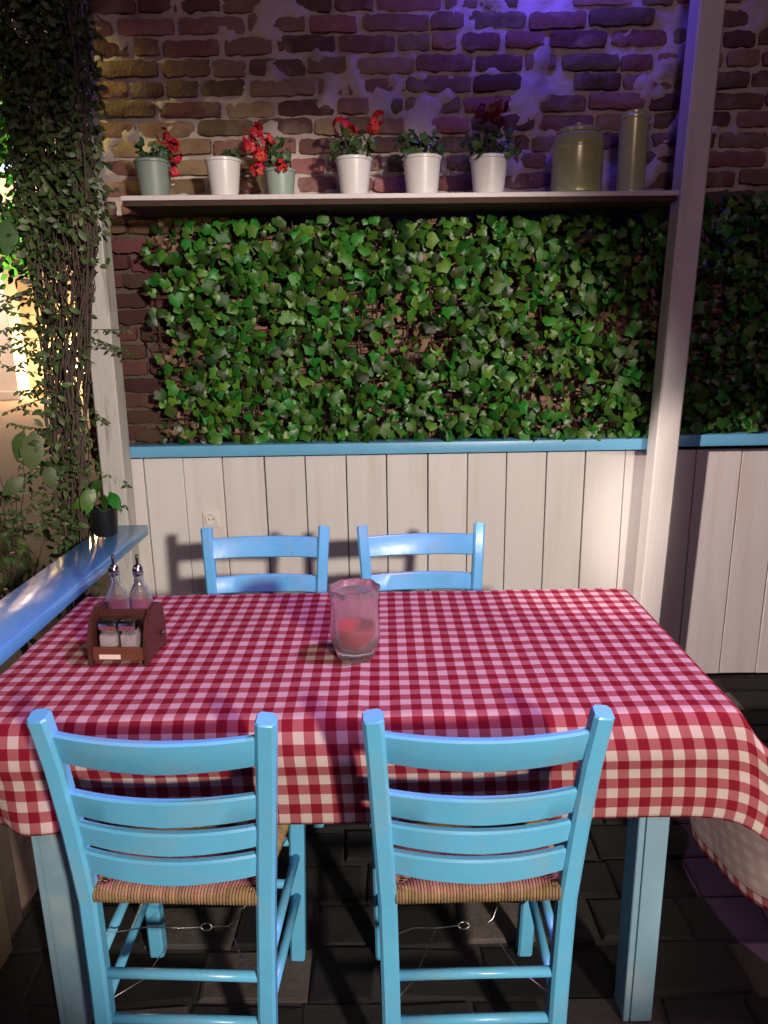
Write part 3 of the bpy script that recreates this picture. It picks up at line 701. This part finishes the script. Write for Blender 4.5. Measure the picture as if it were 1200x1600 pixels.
# ================================================================== CHAIRS
def make_chair():
    c = thing('ladder_back_chair', (0, 0, 0), 'x', 'chair', 'blue ladder back chairs around the table')
    sec = rsec(.036, .034, .006)
    for s in (-1, 1):
        pts = [(s*.163, -.012, 0), (s*.167, -.004, .25), (s*.172, 0, .45), (s*.182, -.012, .62), (s*.190, -.030, .76), (s*.197, -.052, .868), (s*.1975, -.0532, .872)]
        secs = [sec]*5+[rsec(.037, .035, .007), rsec(.032, .030, .006)]
        MB().sweep(pts, secs).build('back_post', M['blue'], c, auto=35)
        MB().sweep([(s*.176, .318, 0), (s*.182, .318, .30), (s*.186, .318, .478)], rsec(.036, .036, .005)).build('front_leg', M['blue'], c, auto=35)
    def back_at(z):  # half width and depth of the back at height z
        K = [(0, .163, -.012), (.25, .167, -.004), (.45, .172, 0), (.62, .182, -.012), (.76, .190, -.030), (.88, .1975, -.0535)]
        for a, b in zip(K[:-1], K[1:]):
            if z <= b[0]: t = (z-a[0])/(b[0]-a[0]); return a[1]+(b[1]-a[1])*t, a[2]+(b[2]-a[2])*t
        return K[-1][1:]
    for zc, h in ((.800, .070), (.676, .060), (.607, .052), (.541, .056)):
        mb = MB(); n = 15; pts = []; secs = []
        hw, y0 = back_at(zc)
        hw -= .014; k = .012*h/.06
        for i in range(n):
            t = 2*i/(n-1)-1
            bow = .028*(1-t*t); arch = 0
            (wt, yt), (wb_, yb) = back_at(zc+h/2), back_at(zc-h/2)
            ya, yb_ = yt-bow, yb-bow
            xa, xb = (wt-.014)*t, (wb_-.014)*t
            za, zb = zc+h/2+arch*.6, zc-h/2-arch*.3+.004*abs(t)
            c4 = .004; th = .009
            pts.append([(xb, yb_-th+c4, zb), (xb, yb_-th, zb+c4), (xa, ya-th, za-c4), (xa, ya-th+c4, za), (xa, ya+th-c4, za), (xa, ya+th, za-c4), (xb, yb_+th, zb+c4), (xb, yb_+th-c4, zb)])
        V = [p for ring in pts for p in ring]; F = [(i*8+j, i*8+(j+1) % 8, (i+1)*8+(j+1) % 8, (i+1)*8+j) for i in range(n-1) for j in range(8)]
        F += [tuple(range(7, -1, -1)), tuple((n-1)*8+j for j in range(8))]
        mb.add(V, F).build('slat', M['blue'], c, auto=35)
    # rungs
    rr = .0105
    for z in (.165, .275):
        hw, y0 = back_at(z); MB().tube([(-hw, y0, z), (0, y0, z+.001), (hw, y0, z)], rr, 10).build('rung', M['blue'], c, smooth=True)
    for z in (.21, .33):
        MB().tube([(-.18, .318, z), (0, .318, z), (.18, .318, z)], rr, 10).build('rung', M['blue'], c, smooth=True)
    for s in (-1, 1):
        for z in (.19, .30):
            hw, y0 = back_at(z); MB().tube([(s*hw, y0, z), (s*.174, .16, z+.002), (s*.181, .318, z)], rr, 10).build('rung', M['blue'], c, smooth=True)
    # woven rush seat: strands from each rail to the diagonals
    x_b, x_f, yb, yf, zt, zb = .158, .192, -.012, .338, .478, .453
    def corner(u, v):  # u,v in 0..1
        y = yb+(yf-yb)*v; hw = x_b+(x_f-x_b)*v; return (-hw+2*hw*u, y)
    st = MB(); N = 52
    for side in range(4):
        for k in range(N):
            t = (k+.5)/N; dep = min(t, 1-t)
            def at(q):
                if side == 0: return corner(t, q)
                if side == 1: return corner(t, 1-q)
                if side == 2: return corner(q, t)
                return corner(1-q, t)
            a = at(-.004); b = at(.03); e = at(max(.05, dep)); m_ = at(.02); lo = at(-.012)
            sag = .016*min(1, dep*2.2)
            st.tube([(*b, zb-.002), (*at(-.008), zb+.003), (*lo, (zt+zb)/2), (*at(-.006), zt-.004), (*m_, zt+.003), (*e, zt+.001-sag)], .0032, 5)
    st.build('seat', M['rush'], c, smooth=True)
    sb = MB(); sb.add([(*corner(u, v), z) for z in (zb+.004, zt-.020) for (u, v) in ((.02, .02), (.98, .02), (.98, .98), (.02, .98))],
                      [(3, 2, 1, 0), (4, 5, 6, 7), (0, 1, 5, 4), (1, 2, 6, 5), (2, 3, 7, 6), (3, 0, 4, 7)]).build('seat_base', M['rush'], c)
    # tension wire tied across the legs
    wr = MB(); zc = .232; yw = .16
    wr.tube([(-.165, .02, .345), (-.115, .12, zc+.035), (-.062, yw, zc-.006), (-.012, yw, zc)], .0014, 5)
    wr.tube([(.012, yw, zc), (.05, yw, zc+.003), (.064, yw, zc+.016), (.085, .2, zc+.03), (.165, .30, .36)], .0014, 5)
    wr.tube([(.052, yw, zc+.003), (.066, yw-.02, zc-.012), (.105, .09, zc-.045), (.165, .005, .20)], .0014, 5)
    wr.tube([(-.062, yw, zc-.006), (-.115, .08, zc-.06), (-.163, .005, .195)], .0011, 5)
    wr.tube([(.012*math.cos(i*.524), yw+.003*math.sin(i*.524), zc+.007*math.sin(i*.524)) for i in range(13)], .0017, 5)
    wr.build('tension_wire', M['wire'], c, smooth=True)
    return c
proto = make_chair()
chairs = [((-.418, 1.178), -1.8, 1.0, 'blue chair with its back to the camera, in front of the condiment caddy'),
          ((.162, 1.170), 1.2, .6, 'blue chair with its back to the camera, nearest the right front table leg'),
          ((-.399, 2.300), 180, 0, 'blue chair behind the table, its back just below the power socket'),
          ((.124, 2.300), 181.5, 0, 'blue chair behind the table, between the candle glass and the right post')]
for i, ((x, y), rz, ty, lab) in enumerate(chairs):
    o = proto if i == 0 else copy_tree(proto)
    o.location = (x, y, .001); o.rotation_euler = (0, R(ty), R(rz)); o['label'] = lab

# ================================================================== THINGS ON THE TABLE
CZ = TZ+.0085
# condiment caddy
cx, cy = -.622, 1.552
cdy = thing('condiment_caddy', (cx, cy, CZ), 'dark brown wooden caddy holding two cruets and two shakers', 'caddy', rot=(0, 0, R(-3)))
def side_panel(x):
    prof = [(0, 0), (.013, 0), (.018, .008), (.110, .008), (.115, 0), (.127, 0), (.127, .072), (.121, .100), (.108, .118), (.085, .128), (.055, .126), (.025, .106), (.006, .070), (0, .045)]
    n = len(prof); V = [(x-.0045, y, z) for y, z in prof]+[(x+.0045, y, z) for y, z in prof]
    F = [tuple(range(n-1, -1, -1)), tuple(range(n, 2*n))]+[(i, (i+1) % n, n+(i+1) % n, n+i) for i in range(n)]
    return MB().add(V, F)
for x in (-.066, .066): side_panel(x).build('side_panel', M['wood'], cdy)
MB().box((-.0612, .006, .012), (.0612, .014, .044), .0015).build('front_bar', M['wood2'], cdy)
MB().box((-.0612, .0145, .012), (.0612, .120, .019)).build('base', M['wood'], cdy)
MB().box((-.0612, .058, .0195), (.0612, .065, .118), .0015).build('divider', M['wood'], cdy)
MB().box((-.0612, .118, .0195), (.0612, .1245, .095), .0015).build('back_panel', M['wood'], cdy)
MB().box((-.046, .0045, .016), (.004, .0058, .027)).build('paper_tag', M['paper'], cdy)
MB().tube([(.0706, .095, .045), (.078, .095, .045), (.082, .095, .045)], [.006, .008, .004], 10).build('peg', M['wood'], cdy, smooth=True)
def cworld(x, y, z):
    a = R(-3); return (cx+x*math.cos(a)-y*math.sin(a), cy+x*math.sin(a)+y*math.cos(a), CZ+z)
def shaker(x, y, lab, fill, tilt):
    t = thing('shaker', cworld(x, y, .0215), lab, 'shaker', 'square glass shakers', rot=(tilt*.3, tilt, R(-3)))
    MB().box((-.0205, -.0185, 0), (.0205, .0185, .058), .004).build('glass_body', M['glass'], t, auto=40)
    MB().box((-.0185, -.0165, .004), (.0185, .0165, .048), .004).build('filling', fill, t, auto=40)
    MB().box((-.0205, -.0185, .0585), (.0205, .0185, .082), .004).build('cap', M['steel'], t, auto=40)
shaker(-.032, .037, 'square salt shaker with metal cap in the left half of the caddy', M['salt'], .07)
shaker(.020, .037, 'square salt shaker with metal cap in the right half of the caddy', M['salt'], 0)
def cruet(x, y, lab, lev):
    t = thing('cruet_bottle', cworld(x, y, .0195), lab, 'cruet', 'glass cruets with pourers')
    MB().lathe([(.0255, 0), (.027, .004), (.027, .112), (.025, .126), (.018, .142), (.0115, .154), (.0105, .172), (.0125, .174), (.0125, .180), (.0085, .180), (.0078, .155), (.015, .140), (.0235, .122), (.0245, .112), (.0245, .008), (.006, .006)], 28).build('bottle', M['glass'], t, auto=40)
    MB().lathe([(.0238, .0095), (.0238, .0095+lev), (.002, .0095+lev)], 24).build('contents', M['oil'], t, auto=40)
    MB().lathe([(.0075, .172), (.0075, .181), (.0125, .182), (.013, .189), (.009, .196), (.006, .199)], 20).build('collar', M['steel'], t, auto=40)
    MB().tube([(0, 0, .198), (.001, -.002, .211), (.003, -.006, .224)], [.0034, .0032, .0040], 10).build('pourer', M['black'], t, smooth=True)
cruet(-.028, .092, 'glass oil cruet with steel collar, left one in the caddy', .03)
cruet(.030, .092, 'glass cruet with steel collar, right one in the caddy', .02)

# candle glass
gx, gy = -.072, 1.588
gl = thing('candle_glass', (gx, gy, CZ), 'tall thick crystal glass holding a red candle at the table centre', 'glass')
fac = lambda a, z: 1+(.045*math.cos(a*9+z*30) if z > .105 else (.022*math.cos(a*9+z*30) if z > .03 else 0))
MB().lathe([(.030, 0), (.043, .002), (.046, .008), (.047, .016), (.0535, .035), (.0575, .060), (.0575, .085), (.0545, .110), (.0535, .130), (.056, .155), (.0585, .172), (.0575, .175), (.0545, .173),
            (.051, .155), (.0485, .130), (.049, .110), (.051, .085), (.0505, .060), (.045, .036), (.030, .022), (.004, .020)], 72, mod=fac).build('glass_body', M['crystal'], gl, smooth=True)
ca = thing('candle', (gx, gy, CZ+.0255), 'short red wax candle inside the crystal glass', 'candle')
MB().lathe([(.027, 0), (.036, .010), (.0415, .022), (.044, .040), (.0445, .054), (.041, .0535), (.030, .048), (.004, .046)], 36).build('wax', M['candle'], ca, smooth=True)
MB().tube([(0, 0, .045), (.001, 0, .052), (.003, 0, .058)], .0012, 5).build('wick', M['black'], ca)

# ================================================================== BEYOND THE RAILING, LEFT
fb = thing('far_building', (-9.5, 19, 0), 'cream rendered building across the courtyard glowing in lamplight', 'building')
MB().box((-14, 0, -.02), (6.0, 5, 9.5)).build('wall', M['cream'], fb)
for x in (-.35, -2.2): 
    MB().box((x, -.06, 5.2), (x+1.15, -.005, 7.5), .02).build('window_frame', M['whitepot'], fb)
    MB().box((x+.08, -.075, 5.3), (x+1.07, -.061, 7.4)).build('pane', M['bluewin'], fb)
for i, (x, w) in enumerate(((-9.05, .62), (-11.2, .62))):
    pl = thing('square_pillar', (x, 18.0, -.03), 'pale square pillar before the far building' if i == 0 else 'second pale pillar further left before the far building', 'pillar', 'pillars before the far building')
    MB().box((-w/2, -w/2, 0), (w/2, w/2, 4.2), .02).build('shaft', M['whitepot'], pl)
    MB().box((-w/2-.06, -w/2-.06, 4.2), (w/2+.06, w/2+.06, 4.4), .02).build('capital', M['whitepot'], pl)
    MB().box((-w/2-.05, -w/2-.05, 0.002), (w/2+.05, w/2+.05, .22), .02).build('base', M['whitepot'], pl)
ll = thing('bollard_lamp', (-7.75, 18.35, -.03), 'warm lit bollard lamp beyond the vine', 'lamp')
MB().lathe([(.09, 0), (.09, .03), (.045, .05), (.045, .5), (.08, .55)], 16).build('stand', M['black'], ll, auto=40)
MB().lathe([(.075, .551), (.10, .6), (.10, .70), (.06, .71)], 16).build('lamp_glass', M['lampglass'], ll, auto=40)

def tree(label, x, y, h, cr, n, seed):
    r = random.Random(seed); t = thing('tree', (x, y, 0), label, 'tree', 'trees left of the vine')
    tr = MB(); tr.tube([(0, 0, -.03), (.03, .02, h*.3), (-.04, .03, h*.6), (.02, 0, h*.9)], [.11, .09, .07, .04], 10)
    lf = MB(); cs = []
    for k in range(16):
        a = r.uniform(0, 6.28); q = cr*r.uniform(.3, .95); c = Vector((q*math.cos(a), q*math.sin(a), h*r.uniform(.55, 1.1)))
        cs.append((c, r.uniform(.25, .45)*cr)); tr.tube([(0, .01, h*.5), c*.5+Vector((0, 0, h*.28)), c], [.04, .022, .008], 6)
    for k in range(n):
        c, rad = r.choice(cs); d = Vector((r.gauss(0, 1), r.gauss(0, 1), r.gauss(0, .8))).normalized()*rad*r.random()**.4
        v, f = oval_leaf(r, r.uniform(.06, .12), .6)
        lf.add(xform(v, c+d, (r.gauss(0, .8), r.gauss(0, .8), r.uniform(0, 6.28))), f)
    tr.build('trunk', M['stem'], t, smooth=True)
    tag(lf.build('crown', M['tree'], t, smooth=True), kind='stuff')
tree('leafy tree lit bright green beyond the top of the vine', -3.55, 6.2, 3.4, 1.0, 5200, 4)
